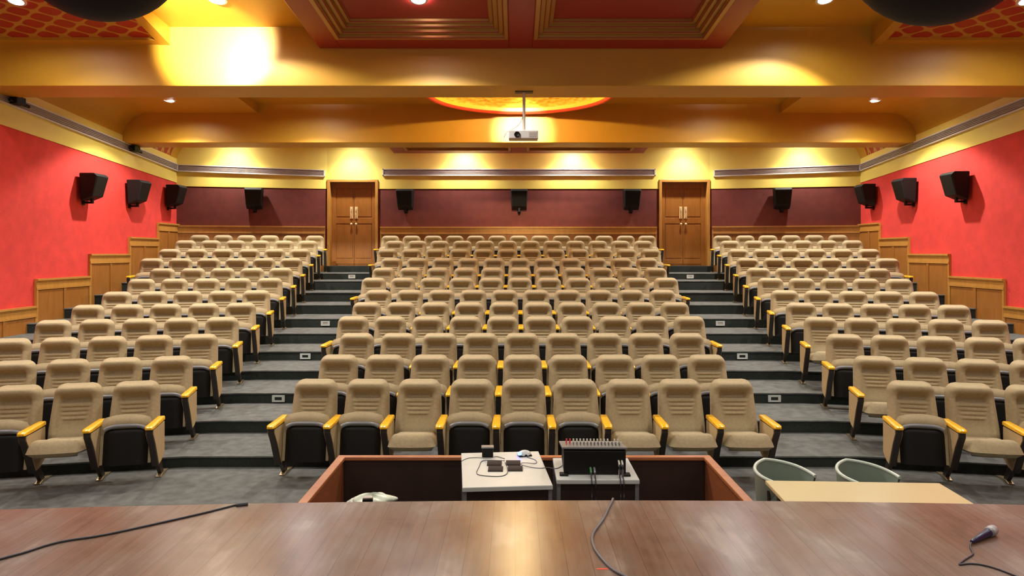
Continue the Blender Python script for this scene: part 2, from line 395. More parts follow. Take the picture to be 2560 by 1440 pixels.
# ------------------------------------------------------------------ wainscot
def wains(name, p0, p1, zb, zt, n, nrm):
    """timber dado between two plan points, nrm = unit vector into the room"""
    p0 = Vector(p0); p1 = Vector(p1); L = (p1-p0).length; u = (p1-p0)/L; nr = Vector(nrm)
    m = MB()
    cnt = [0]
    def bx(a, b, z0, z1, t0, t1, zb2=None):
        vs = []; cnt[0] += 1; e = .0004*(cnt[0] % 9); a -= e; b += e; z1 += e; t1 += e
        for z in (z0, z1):
            for (s_, tt) in ((a, t0), (b, t0), (b, t1), (a, t1)):
                q = p0+u*s_+nr*tt; vs.append((q.x, q.y, z))
        m.add(vs, [(3, 2, 1, 0), (4, 5, 6, 7), (0, 1, 5, 4), (1, 2, 6, 5), (2, 3, 7, 6), (3, 0, 4, 7)])
    m.cur = 0; bx(0, L, zb, zt-.02, 0, .035)
    m.cur = 1
    bx(0, L, zt-.035, zt, 0, .075); bx(0, L, zt-.06, zt-.035, 0, .058)
    bx(0, L, zt-.16, zt-.06, 0, .045)
    bx(0, L, zt-.20, zt-.16, 0, .055)
    for i in range(n+1):
        c = L*i/n; a = max(0, c-.035); b = min(L, c+.035)
        m.cur = 1 if i in (0, n) else 0
        bx(a, b, zb, zt-.19, 0, .048)
    return struct(m.build(name, [M_WAIN, M_WAINT]))
wains('trim_1', (HX-3.72, DB), (HX+3.72, DB), 1.7, 3.01, 6, (0, -1))
nx, ny = TS/math.hypot(1, TS), 1/math.hypot(1, TS)
wains('trim_2', (HX-WX, dback(WX)), (HX-KX-.06, DB-.012), 1.6, 3.02, 3, (nx, -ny))
wains('trim_3', (HX+KX+.06, DB-.012), (HX+WX, dback(WX)), 1.6, 3.02, 3, (-nx, -ny))
SEG = [(9.0, 10.6, .55, .90, 2), (10.6, 13.08, -.1, 1.35, 3), (13.08, 14.73, .3, 1.84, 2), (14.73, 16.25, .6, 2.29, 2), (16.25, 17.55, 1.0, 2.67, 2), (17.55, 18.6, 1.2, 3.05, 2)]
i = 4
for s in (-1, 1):
    for d0, d1, zb, zt, n in SEG:
        wains('trim_%d' % i, (HX+s*WX, d0), (HX+s*WX, d1), -.1 if d0 < 12 else zb, zt, n, (-s, 0)); i += 1
# ------------------------------------------------------------------ doors
for k, s in enumerate((-1, 1)):
    dr = empty('door_%d' % (k+1), (HX+s*4.465, DB, 1.955)); struct(dr)
    m = MB(); w2 = .685; H = 2.325
    m.box(-w2, -w2+.075, -.05, .34, -.05, H); m.box(w2-.075, w2, -.05, .34, -.05, H); m.box(-w2, w2, -.05, .34, H-.07, H)
    m.build('door_frame', M_WAINT, dr, bevel=.008)
    for q in (-1, 1):
        x0, x1 = (-.608, -.003) if q < 0 else (.003, .608)
        m = MB(); m.box(x0, x1, .16, .20, 0.0, H-.075)
        for z0, z1 in ((.05, .17), (1.15, 1.30), (2.12, 2.25)): m.box(x0, x1, .145, .16, z0, z1)
        m.box(x0, x0+.12, .145, .16, 0, H-.075) if q < 0 else m.box(x1-.12, x1, .145, .16, 0, H-.075)
        a, b = (x0+.12, x1-.02) if q < 0 else (x0+.02, x1-.12)
        for z0, z1 in ((.19, 1.13), (1.32, 2.10)): m.box(a+.02, b-.02, .15, .16, z0+.02, z1-.02)
        leaf = m.build('door_leaf', M_DOOR, dr, bevel=.006)
        h = MB(); hx = q*.065
        h.box(hx-.042, hx+.042, .125, .15, 1.28, 1.60); h.tube([(hx, .12, 1.31), (hx, .085, 1.34), (hx, .085, 1.54), (hx, .12, 1.57)], .013, 8, 1)
        h.build('door_handle', M_BRASS, leaf, bevel=.004)
        h = MB(); h.lathe([(.012, 0), (.012, -.03), (.03, -.045), (.032, -.06), (.015, -.075)], (hx, .145, 1.13), 12, 'y')
        h.build('door_knob', M_BRASS, leaf, smooth=True)
# ------------------------------------------------------------------ air grilles
def grille(label, p0, p1, z0a, z0b, h, nrm):
    t = empty('air_grille', (p0[0], p0[1], z0a)); tag(t, label, 'air grille')
    p0 = Vector(p0); p1 = Vector(p1); L = (p1-p0).length; u = (p1-p0)/L; nr = Vector(nrm)
    def seg(m, a, b, h0, h1, t0, t1):
        vs = []
        for hh in (h0, h1):
            for s_, tt in ((a, t0), (b, t0), (b, t1), (a, t1)):
                q = u*s_+nr*tt; vs.append((q.x, q.y, hh+(z0b-z0a)*s_/L))
        m.add(vs, [(3, 2, 1, 0), (4, 5, 6, 7), (0, 1, 5, 4), (1, 2, 6, 5), (2, 3, 7, 6), (3, 0, 4, 7)])
    m = MB(); seg(m, 0, L, 0, .022, 0, .05); seg(m, 0, L, h-.022, h, 0, .05); seg(m, 0, .03, 0, h, 0, .05); seg(m, L-.03, L, 0, h, 0, .05)
    m.build('grille_frame', M_GRILLF, t)
    m = MB(); seg(m, .03, L-.03, .02, h-.02, 0, .012)
    for i in range(5):
        zz = .03+(h-.06)*i/4; seg(m, .03, L-.03, zz-.006, zz+.004, .01, .036)
    m.build('grille_louvres', M_GRILL, t)
zgb = pz(439.5, 19.36); gh = .185
grille('long grey air grille on the back wall between the two doors', (px(957, DB), DB-.016), (px(1638, DB), DB-.016), zgb, zgb, gh, (0, -1))
zs = pz(441.5, 19.3)
grille('grey air grille on the back wall beside the left door and corner', (HX-WX+.02, dback(WX)-.02), (px(813, DB), dback(px(813, DB)-HX)-.016), zg(18.55), zs, gh, (nx, -ny))
grille('grey air grille on the back wall beside the right door and corner', (px(1783, DB), dback(px(1783, DB)-HX)-.016), (HX+WX-.02, dback(WX)-.02), zs, zg(18.55), gh, (-nx, -ny))
for s, nm in ((-1, 'left'), (1, 'right')):
    grille('long sloping grey air grille along the %s red side wall' % nm, (HX+s*(WX-.015), 8.0), (HX+s*(WX-.015), 18.52), zg(8.0), zg(18.52), .19, (-s, 0))
for d, l in ((12.5, 'small dark bracket at left end of left wall air grille'), (16.35, 'small dark bracket on left wall air grille by the second beam')):
    m = MB(); m.box(0, .14, -.12, .12, 0, .13); m.tube([(.07, -.2, .05), (.07, .3, .02)], .03, 8)
    o = m.build('wall_bracket', M_BLK, bevel=.01, loc=(HX-WX+.03, d, zg(d)+.05)); tag(o, l, 'bracket')
# ------------------------------------------------------------------ downlights
def make_down():
    t = empty('downlight')
    MB().lathe([(.135, 0), (.135, -.012), (.10, -.018), (.10, 0)], n=24, caps=False).build('trim_ring', M_TRIM, t, smooth=True)
    MB().lathe([(.001, -.006), (.099, -.006)], n=24, caps=False).build('lamp_lens', M_GLOW, t)
    return t
proto = None
names = {-7.3: 'outermost left', -4.45: 'second from left', -1.45: 'third from left', 1.45: 'third from right', 4.45: 'second from right', 7.3: 'outermost right'}
for (x, y, z) in DOWN:
    if y < 10: continue
    if proto is None: t = proto = make_down()
    else: t = copy_tree(proto)
    t.location = (x, y, z-.004)
    bay = 'front bay, before the first beam' if y < 12 else ('bay between the two beams' if y < 16 else 'bay at the back wall')
    kx = min(names, key=lambda k: abs(k-(x-HX)))
    tag(t, 'round white downlight in %s, %s' % (bay, names[kx]), 'downlight', 'ceiling downlights')
    if abs(kx) > 6 and y < 12: t.rotation_euler.x = math.atan(.22)*-1
# ------------------------------------------------------------------ wall speakers
def make_speaker():
    t = empty('wall_speaker')
    prof = [(-.06, -.26), (-.30, -.17), (-.40, .24), (-.34, .29), (-.05, .29)]
    m = MB(); w0, w1 = .20, .23
    n = len(prof); vs = []
    for sx in (-1, 1):
        for (y, z) in prof: vs.append((sx*(w1 if z > 0 else w0)*(1 if y > -.28 else .94), y, z))
    m.add(vs, [tuple(range(n)), tuple(range(2*n-1, n-1, -1))]+[(i, (i+1) % n, n+(i+1) % n, n+i) for i in range(n)])
    cb = m.build('cabinet', M_SPK, t, bevel=.018)
    m = MB(); m.add([(-.165, -.308, -.14), (.165, -.308, -.14), (.19, -.403, .22), (-.19, -.403, .22), (-.165, -.30, -.14), (.165, -.30, -.14), (.19, -.39, .22), (-.19, -.39, .22)],
                    [(0, 1, 2, 3), (4, 5, 6, 7), (0, 1, 5, 4), (1, 2, 6, 5), (2, 3, 7, 6), (3, 0, 4, 7)])
    m.build('front_grille', M_BLK, cb)
    m = MB(); m.box(-.05, .05, -.01, .0, -.34, -.05); m.box(-.03, .03, -.2, 0, -.31, -.27); m.box(-.03, .03, -.2, -.16, -.31, -.2)
    m.build('bracket', M_BLK, t, bevel=.004)
    return t
sp = make_speaker(); first = True
def put_speaker(x, y, z, rz, label):
    global first
    t = sp if first else copy_tree(sp); first = False
    t.location = (x, y, z); t.rotation_euler = (0, 0, rz); tag(t, label, 'speaker', 'black wall speakers')
ang = math.atan(TS)
for xx, lb in ((643, 'black speaker on burgundy back wall between left corner and left door'), (1012, 'black speaker on burgundy back wall just right of left door'),
               (1298, 'black speaker in the middle of the burgundy back wall'), (1580, 'black speaker on burgundy back wall just left of right door'),
               (1948, 'black speaker on burgundy back wall between right door and right corner')):
    X = px(xx, 19.15); y = dback(X-HX)
    put_speaker(X, y-.01, 3.71, 0 if abs(X-HX) < KX else (-ang if X > 0 else ang), lb)
for s, nm, dd in ((-1, 'left', ((14.55, 3.62), (16.3, 3.66), (18.1, 3.72))), (1, 'right', ((14.25, 3.62), (16.1, 3.68), (17.9, 3.72)))):
    for (d, z), w_ in zip(dd, ('nearest the stage', 'middle one of three', 'in the back corner')):
        put_speaker(HX+s*(WX-.01), d, z, PI/2 if s > 0 else -PI/2, 'black speaker on the %s red side wall, %s' % (nm, w_))
# (a speaker faces -y; turned to face into the room)
for o in list(COL.objects):
    if o.name.startswith('wall_speaker') and 'red side wall' in o.get('label', ''):
        o.rotation_euler.z = -PI/2 if o.location.x > 0 else PI/2
# ------------------------------------------------------------------ auditorium seat
def backrest_mesh():
    Lh = .62; y0, z0 = .180, .362; lean = math.radians(16); ca, sa = math.cos(lean), math.sin(lean)
    def hw(h):
        b = .250-.022*max(0, (h-.15)/.45)
        if h < .06: b -= .03*(1-h/.06)**2
        r = .11
        if h > Lh-r:
            t_ = min(1, (h-(Lh-r))/r); b = b-r+r*math.sqrt(max(0, 1-t_*t_))*1.0
        return b
    def sm(a, b, x): t_ = min(1, max(0, (x-a)/(b-a))); return t_*t_*(3-2*t_)
    def th(u, h):
        au = abs(u)
        e = (1-min(1, au)**8)*(1-sm(Lh-.05, Lh, h)**2*.9)*(.3+.7*sm(0, .07, h))
        f_ = .055
        head = sm(.455, .565, h)*(1-.45*sm(.585, .62, h))
        f_ += .082*head
        rec = sm(.412, .420, h)*(1-sm(.44, .53, h))*(1-sm(.50, .68, au))
        f_ -= .050*rec
        q = .36+.14*sm(.25, .42, h); cen = 1-sm(q, q+.14, au)
        if .245 < h < .42: f_ += -.004*cen+.021*cen*abs(math.sin((h-.245)/.175*4*PI))**.8
        f_ += .026*sm(.52, .74, au)*(1-sm(.46, .54, h))*sm(.02, .12, h)
        f_ += .012*math.exp(-((h-.09)/.06)**2)
        return f_*e
    NU, NV = 30, 76
    def fn(i, j):
        h = Lh*j; u = -1+2*i; u = math.copysign(abs(u)**.85, u); x = u*hw(h); t_ = th(u, h)
        return (x, y0+h*sa-t_*ca, z0+h*ca+(-t_)*-sa*-1*0+h*0+t_*0 - t_*(-sa)*0)
    m = MB(); m.grid(fn, NU, NV)
    def bk(i, j):
        h = Lh*j; u = -1+2*i; u = math.copysign(abs(u)**.85, u); return (u*hw(h), y0+h*sa, z0+h*ca)
    return m, bk, NU, NV
def make_seat_parts():
    P = {}
    m, bk, NU, NV = backrest_mesh()
    P['backrest'] = m.build('backrest', M_FAB, smooth=True)
    m = MB()
    def bs(i, j):
        x, y, z = bk(i, j); u = -1+2*i
        return (x*1.0, y+.001+.030*(1-abs(u)**6)*(math.sin(PI*min(1, max(0, j)))**.3 if 0 < j < 1 else 0), z)
    m.grid(bs, 14, 24)
    P['back_shell'] = m.build('back_shell', M_BLK, smooth=True)
    return P
def cushion_mesh(folded):
    """cushion in its own frame: s along the seat depth (0 hinge .. 1 front), thickness t upward"""
    Ls = .47; W = .238; T = .12
    hinge = Vector((0, .07, .345)) if not folded else Vector((0, -.10, .195))
    a = math.radians(7) if not folded else math.radians(100)
    LS = .80*Ls
    d = Vector((0, -math.cos(a), math.sin(a))); n = Vector((0, math.sin(a), math.cos(a)))
    def top(i, j):
        u = -1+2*i; s = j; e = (1-abs(u)**7)*(1-max(0, (s-.78)/.22)**3.0)*(1-(1-min(1, s/.08))**2*.6)
        w = W*(1-.10*max(0, (s-.75)/.25)**3)
        t = .030+T*e*(.86+.20*math.exp(-((s-.84)/.14)**2)+.12*(abs(u)**3)-.04*math.exp(-((s-.4)/.25)**2))
        lenx = Ls*s+(.034*(1-u*u)-.012)*s*s
        p = hinge+d*lenx+n*(t-.02); return (u*w, p.y, p.z)
    m = MB(); m.grid(top, 20, 20)
    # closed underside edge
    def side(i, j):
        u = -1+2*i; s = j; w = W*(1-.10*max(0, (s-.75)/.25)**3); lenx = Ls*s+(.034*(1-u*u)-.012)*s*s
        p = hinge+d*lenx+n*(.010-.045*max(0, math.sin(PI*min(1, max(0, (s-.66)/.34))))*(1-abs(u)**6)); return (u*w, p.y, p.z)
    m.grid(side, 20, 20)
    sh = MB()
    def rimf(k):
        out = []
        for s in (0, .25, .5, .75, .9, 1.0):
            out.append(s)
        return out
    # shell: rounded tray under the cushion with a glossy raised front lip
    def shell(i, j):
        u = -1+2*i; s = j; w = (W-.026)*(1-.12*max(0, (s-.75)/.25)**2)
        e = (1-abs(u)**6)*(1-max(0, (s-.86)/.14)**2)
        lenx = LS*s
        p = hinge+d*(lenx-.01)+n*(.012-.050*e); return (u*w, p.y, p.z)
    sh.grid(shell, 20, 24)
    rim = MB()
    pts = []
    for i in range(17):
        u = -1+2*i/16; s = 1.0-.09*abs(u)**4
        p = hinge+d*(LS*s)+n*(-.030 if folded else -.020); pts.append((u*(W-.045), p.y, p.z))
    rim.tube(pts, .021, 8)
    return m, sh, rim, (hinge, d, n)
def arm_meshes():
    prof = [(-.30, .575), (.14, .575), (.14, .23), (.02, .17), (-.09, .15), (-.22, .40), (-.30, .53)]
    sup = MB(); sup.prism(prof, -.030, .030)
    sup.prism([(-.06, .2), (.06, .2), (.17, .03), (.17, .0), (.09, .0), (.085, .03)], -.02, .02)
    pan = []
    pp = [(-.285, .560), (.135, .560), (.135, .24), (.02, .185), (-.075, .17), (-.20, .40), (-.285, .52)]
    for s in (-1, 1):
        q = MB(); q.prism(pp, s*.029, s*.036); pan.append(q)
    arm = MB(); n = 14; vs = []
    for i in range(n+1):
        t_ = i/n; y = -.325+.475*t_; w = .043-.006*t_
        if t_ < .12: w *= .72+.28*math.sqrt(1-(1-t_/.12)**2)
        zt = .612-.004*(1-t_)-(.014*(1-t_/.1)**2 if t_ < .1 else 0); zb = .575
        vs += [(-w, y, zb), (-w, y, zt-.008), (-w*.75, y, zt), (w*.75, y, zt), (w, y, zt-.008), (w, y, zb)]
    arm.add(vs, [(6*i+k, 6*i+(k+1) % 6, 6*i+6+(k+1) % 6, 6*i+6+k) for i in range(n) for k in range(6)]+[tuple(range(6)), tuple(range(6*n+5, 6*n-1, -1))])
    foot = MB(); foot.prism([(.03, 0), (.33, 0), (.33, .012), (.22, .018), (.20, .03), (.10, .03), (.05, .018), (.03, .012)], -.028, .028)
    return sup, pan, arm, foot
_base = make_seat_parts()
_cm = {}
for fo in (True, False):
    m, sh, rim, _ = cushion_mesh(fo)
    c = m.build('seat_cushion', M_FAB, smooth=True); s_ = sh.build('seat_shell', M_BLK, smooth=True); r = rim.build('shell_lip', M_RIM, smooth=True)
    _cm[fo] = (c, s_, r)
sup, pan, arm, foot = arm_meshes()
_arm = (sup.build('arm_stand', M_STEEL, bevel=.004), [p.build('side_panel', M_PANELT, bevel=.002) for p in pan], arm.build('armrest', M_ARM, smooth=True), foot.build('foot', M_FOOT, bevel=.003))
_hinge = MB().tube([(-.27, .10, .33), (.27, .10, .33)], .016, 8).build('hinge_bar', M_STEEL)
for o in [_base['backrest'], _base['back_shell'], _hinge]+[o for t_ in _cm.values() for o in t_]+[_arm[0], _arm[2], _arm[3]]+_arm[1]:
    COL.objects.unlink(o)
def inst(src, parent, loc=None):
    o = src.copy(); COL.objects.link(o); o.parent = parent
    if loc: o.location = loc
    return o
PITCH = .56
def seat(loc, rz, folded, both, label, group):
    """arm_side: each seat owns the arm on its camera-left; the end seat owns a second one"""
    t = empty('auditorium_seat', loc, rz); tag(t, label, 'seat', group)
    inst(_base['backrest'], t); inst(_base['back_shell'], t); inst(_hinge, t)
    c = inst(_cm[folded][0], t); sh = inst(_cm[folded][1], t); inst(_cm[folded][2], sh)
    for sx in ((-1, 1) if both else (-1,)):
        a = inst(_arm[0], t, (sx*PITCH/2, 0, 0))
        for p in _arm[1]: inst(p, a)
        inst(_arm[3], a); inst(_arm[2], t, (sx*PITCH/2, 0, 0))
    return t
ORD = ['zeroth', 'first', 'second', 'third', 'fourth', 'fifth', 'sixth', 'seventh', 'eighth', 'ninth', 'tenth', 'eleventh', 'twelfth', 'thirteenth']
NC = [9, 9, 9, 10, 10, 10, 11, 11, 11, 12, 12, 13]
NL = [3, 4, 5, 5, 5, 5, 5, 5, 6, 6, 6, 6]
NR = [3, 4, 5, 5, 5, 5, 5, 5, 6, 6, 6, 6]
DOWN_C = {(0, 2), (0, 6), (0, 7), (0, 8)}
DOWN_L = {(0, 1)}
DOWN_R = {(0, 1), (1, 0), (3, 0)}
OFF = .352                                              # seat origin to the top edge of its back
for i in range(12):
    D = 7.81+1.006*i; z = LEV[i]
    for j in range(NC[i]):
        x = HX+(j-(NC[i]-1)/2)*PITCH; fo = (i, j) not in DOWN_C
        jit = random.uniform(-.012, .012)
        lb = '%s tan seat in centre block, %s row from stage, %s from left aisle' % ('folded' if fo else 'unfolded', ORD[i+1], ORD[j+1])
        seat((x, D-OFF, z), jit, fo, j == NC[i]-1, lb, 'tan seats of the centre block')
    for s, NN, DN, nm in ((-1, NL, DOWN_L, 'left'), (1, NR, DOWN_R, 'right')):
        ca, sa = math.cos(ang), math.sin(ang)
        for j in range(NN[i]):
            xe = 4.12+.108*i; Xr = xe+j*PITCH*ca; Yr = D-.12-j*PITCH*sa
            rz = -s*ang
            # back-top point -> seat origin
            ox = HX+s*Xr-(-math.sin(rz))*OFF; oy = Yr-math.cos(rz)*OFF
            fo = (i, j) not in DN
            lb = '%s tan seat in %s block, %s row from stage, %s from the aisle' % ('folded' if fo else 'unfolded', nm, ORD[i+1], ORD[j+1])
            both = (j == 0) if s < 0 else (j == NN[i]-1)
            seat((ox, oy, z), rz+random.uniform(-.01, .01), fo, both, lb, 'tan seats of the %s block' % nm)
# ------------------------------------------------------------------ step signs
def sign(x, k, label):
    d = 7.8+1.006*(k-1); z = (LEV[k]+LEV[k-1])/2; X = px(x, d)
    t = empty('step_sign', (X, d-.012, z-.005)); tag(t, label, 'sign', 'step signs in the aisles')
    m = MB(); m.box(-.085, .085, -.012, .008, -.045, -.022); m.box(-.085, .085, -.012, .008, .022, .045); m.box(-.085, -.05, -.012, .008, -.03, .03); m.box(.05, .085, -.012, .008, -.03, .03)
    m.build('sign_frame', M_WHITE, t)
    m = MB(); m.box(-.05, .05, -.004, .008, -.022, .022); m.build('sign_slot', M_RISER if k < 7 else M_GRILL, t)
for (x, k, nm) in ((697, 3, 'third'), (764, 5, 'fifth'), (814, 7, 'seventh'), (880, 11, 'eleventh')): sign(x, k, 'small white sign plate on the %s step of the left aisle' % nm)
for (x, k, nm) in ((1935, 3, 'third'), (1855, 5, 'fifth'), (1800, 7, 'seventh'), (1725, 11, 'eleventh')): sign(x, k, 'small white sign plate on the %s step of the right aisle' % nm)
# ------------------------------------------------------------------ stage
def ystage(X): return 4.2-.0128*X*X+.0133*X
m = MB(); n = 40; xs = [HX-WX+WX*2*i/n for i in range(n+1)]
fr = [(x, max(2.6, ystage(x))) for x in xs]
vs = [(x, y, ST) for x, y in fr]+[(x, -3.0, ST) for x, y in fr]+[(x, y, 0) for x, y in fr]+[(x, -3.0, 0) for x, y in fr]
k = n+1
m.cur = 0; m.add(vs, [(i, i+1, k+i+1, k+i) for i in range(n)])
m.cur = 1; m.add(vs, [(i, i+1, 2*k+i+1, 2*k+i) for i in range(n)])
struct(m.build('floor_stage', [M_STAGE, M_DKWOOD]))
def stage_cable(name, pts, r, mt, label, h=None):
    P = [on_stage(x, y, r) for x, y in pts]
    o = MB().tube(P, r, 8, 2).build(name, mt, smooth=True); return tag(o, label, 'cable')
stage_cable('stage_cable', [(-120, 1432), (0, 1397), (60, 1382), (118, 1362), (170, 1350), (250, 1340), (400, 1307), (520, 1280), (590, 1262)], .0055, M_CABLE, 'dark cable lying diagonally across the left side of the stage')
p1 = on_stage(590, 1263, .008); p2 = on_stage(620, 1259.5, .008)
o = MB().tube([p1, p1.lerp(p2, .2), p2], [.007, .010, .010], 10).build('plug', M_CABLE, bpy.data.objects['stage_cable'])
c = on_stage(1528, 1256, .006); edge = Vector((c.x+.02, ystage(c.x)+.015, ST+.012))
P = [on_stage(x, y, .0065) for x, y in ((1700, 1500), (1620, 1468), (1562, 1440), (1530, 1424), (1500, 1392), (1484, 1368), (1479, 1344), (1486, 1326), (1508, 1300), (1520, 1272), (1530, 1254))]
P += [edge, edge+Vector((.01, .03, -.05)), edge+Vector((.01, .035, -.5))]
tag(MB().tube(P, .0065, 8, 2).build('grey_cable', M_CABLEG, smooth=True), 'grey cable curving off the stage edge towards the sound mixer', 'cable')
# microphone
a = on_stage(2431, 1353, .013); b = on_stage(2488, 1322, .027)
t = empty('microphone', a, 0); tag(t, 'dark blue handheld microphone lying on the right side of the stage', 'microphone')
v = b-a; L = v.length; u = v/L
def along(*ts): return [u*(L*q) for q in ts]
MB().tube(along(-.04, .0, .05, .3, .62, .70), [.007, .010, .0115, .015, .019, .021], 16).build('handle', M_NAVY, t, smooth=True)
MB().tube(along(.69, .72, .73, .76, .77), [.022, .026, .026, .024, .02], 16).build('collar', M_GREYM, t, smooth=True)
MB().tube(along(.76, .80, .86, .93, .98, 1.0), [.020, .0255, .027, .024, .014, .003], 16).build('mesh_head', M_SILV, t, smooth=True)
P = [on_stage(x, y, .004) for x, y in ((2430, 1356), (2424, 1366), (2432, 1380), (2434, 1386), (2410, 1400), (2396, 1412), (2404, 1411), (2425, 1408), (2460, 1412), (2500, 1424), (2540, 1440), (2600, 1465))]
P[0] = a-u*L*.03+Vector((0, 0, -.003))
tag(MB().tube(P, .004, 8, 2).build('microphone_cable', M_CABLE, smooth=True), 'thin dark cable trailing from the handheld microphone', 'cable')
a = on_stage(1492, 1422, .001); m = MB(); m.box(a.x-.0, a.x+.052, a.y-.006, a.y+.006, ST, ST+.0012)
tag(m.build('floor_tape', M_TAPE), 'short strip of red tape on the stage beside the grey cable', 'tape')
# ------------------------------------------------------------------ orchestra pit enclosure
t = empty('pit_enclosure', (0, 5, 0)); tag(t, 'low red brown wooden enclosure in front of the stage holding desks', 'enclosure')
XL, XR, YB, PH = -1.46, 1.61, 5.96, .65
def lb_(m, *a): a = list(a); a[2] -= 5; a[3] -= 5; m.box(*a)
m = MB(); lb_(m, XL+.012, XL+.05, 4.25, YB-.01, 0, PH-.02); m.build('side_panel', M_PIT, t)
m = MB(); lb_(m, XR-.05, XR-.012, 4.25, YB-.01, 0, PH-.02); m.build('side_panel', M_PIT, t)
m = MB(); lb_(m, XL+.02, XR-.02, YB-.05, YB-.012, 0, PH-.02); m.build('back_panel', M_DKWOOD, t)
m = MB(); m.prism([(XL, 4.25-5), (XL, YB-5), (XR, YB-5), (XR, 4.25-5), (XR-.065, 4.25-5), (XR-.065, YB-5-.065), (XL+.065, YB-5-.065), (XL+.065, 4.25-5)], PH-.03, PH, 'z')
m.build('top_rail', M_RAIL, t, bevel=.006)
struct(MB().box(XL+.05, XR-.05, 4.22, YB-.05, 0, .012).build('floor_pit', M_DKWOOD))
# ------------------------------------------------------------------ desks in the pit
def desk(name, label, cx_, y0, y1, w_, h, ang_=0, legs='metal'):
    t = empty(name, (cx_, (y0+y1)/2, .012), ang_); tag(t, label, 'desk'); dd = (y1-y0)/2; h -= .012
    MB().box(-w_/2, w_/2, -dd, dd, h-.032, h).build('desktop', M_WHITE, t, bevel=.005)
    MB().box(-w_/2+.03, w_/2-.03, -dd+.03, -dd+.045, h-.45, h-.032).build('modesty_panel', M_DKWOOD, t)
    for sx in (-1, 1):
        for sy in (-1, 1):
            MB().box(sx*(w_/2-.015)-.013, sx*(w_/2-.015)+.013, sy*(dd-.03)-.013, sy*(dd-.03)+.013, 0, h-.032).build('leg', M_GREYM, t)
    return t
T1Z = .78
desk('white_desk', 'white desk with power adaptor and mouse, standing in the pit beside the mixer desk', -.083, 4.76, 5.58, .60, T1Z, .085)
desk('mixer_desk', 'narrow white desk in the pit carrying the black sound mixer', (px(1393, 4.9)+px(1598, 4.9))/2, 4.90, 5.42, .565, T1Z, 0)
def on_desk(x, y, h=0, zt=T1Z):
    D = F*(EYE-zt-h)/(y-CY); return Vector((px(x, D), D, zt+h))
# adaptor
p = on_desk(1219, 1141); t = empty('power_adaptor', p, .05); tag(t, 'small black power adaptor box standing on the white desk', 'adaptor')
MB().box(-.042, .042, -.03, .03, 0, .068).build('body', M_BLK, t, bevel=.006)
MB().box(-.047, .047, -.034, .034, .068, .078).build('lid', M_RIM, t, bevel=.003)
# mouse
p = on_desk(1311, 1139); t = empty('computer_mouse', p, .3); tag(t, 'white domed computer mouse glowing blue on the white desk', 'mouse')
M_BLUE = mat('blue_led', (.1, .15, .9), .4, emit=(.10, .15, 1), es=6)
mm = MB()
mm.grid(lambda i, j: ((-1+2*i)*.055*math.sqrt(max(0, 1-(2*j-1)**2*.96)), (2*j-1)*.04, .008+.034*math.sqrt(max(0, 1-(2*i-1)**2))*math.sqrt(max(0, 1-(2*j-1)**2*.9))), 12, 12)
mm.build('shell', M_WHITE, t, smooth=True)
MB().box(-.05, .05, -.036, .03, 0, .012).build('base', M_BLK, t, bevel=.004)
MB().box(-.056, -.030, -.03, .0, .012, .034).build('led_window', M_BLUE, t, bevel=.004)
# four ribbed brown pads
M_PAD = mat('brown_ribbed_pad', (.075, .058, .05), .9, spec=.1)
for (x, y, nm) in ((1236, 1160, 'back left'), (1283, 1159, 'back right'), (1239, 1174, 'front left'), (1288, 1173, 'front right')):
    p = on_desk(x, y, 0); m = MB(); m.box(-.053, .053, -.052, .052, 0, .006)
    for q in range(9): m.box(-.05, .05, -.048+q*.0115, -.043+q*.0115, .006, .010)
    o = m.build('ribbed_pad', M_PAD, loc=p); tag(o, 'brown ribbed pad on the white desk, %s of four' % nm, 'pad', 'ribbed pads on the white desk')
def desk_cable(name, pts, r, mt, label):
    P = [on_desk(x, y, r+h) for x, y, h in pts]; return tag(MB().tube(P, r, 6, 2).build(name, mt, smooth=True), label, 'cable')
desk_cable('thin_cable', [(1262, 1147, 0), (1240, 1140, 0), (1226, 1146, .0), (1175, 1143, 0), (1158, 1150, 0), (1154, 1153, .0)], .0024, M_CABLEG, 'thin cable running from the adaptor to the left edge of the white desk')
desk_cable('looped_cable', [(1262, 1152, .012), (1230, 1151, .012), (1203, 1151, 0), (1199, 1165, 0), (1189, 1183, 0), (1200, 1189, 0), (1250, 1192, 0), (1268, 1186, 0), (1270, 1172, .012), (1262, 1156, .012)], .0026, M_CABLE, 'thin dark cable looped in front of the ribbed pads')
desk_cable('mouse_cable', [(1318, 1143, 0), (1341, 1150, 0), (1343, 1160, 0), (1305, 1156, .012), (1300, 1162, .012), (1330, 1169, 0), (1355, 1171, 0), (1368, 1168, 0), (1376, 1170, .0), (1392, 1172, 0), (1405, 1165, 0), (1417, 1150, .03)], .0026, M_CABLEG, 'cable running from the mouse across to the sound mixer')
# mixer
pf = on_desk(1487, 1188); W = .43
t = empty('sound_mixer', pf, -.02); tag(t, 'black sound mixer with rows of knobs on the narrow white desk', 'sound mixer')
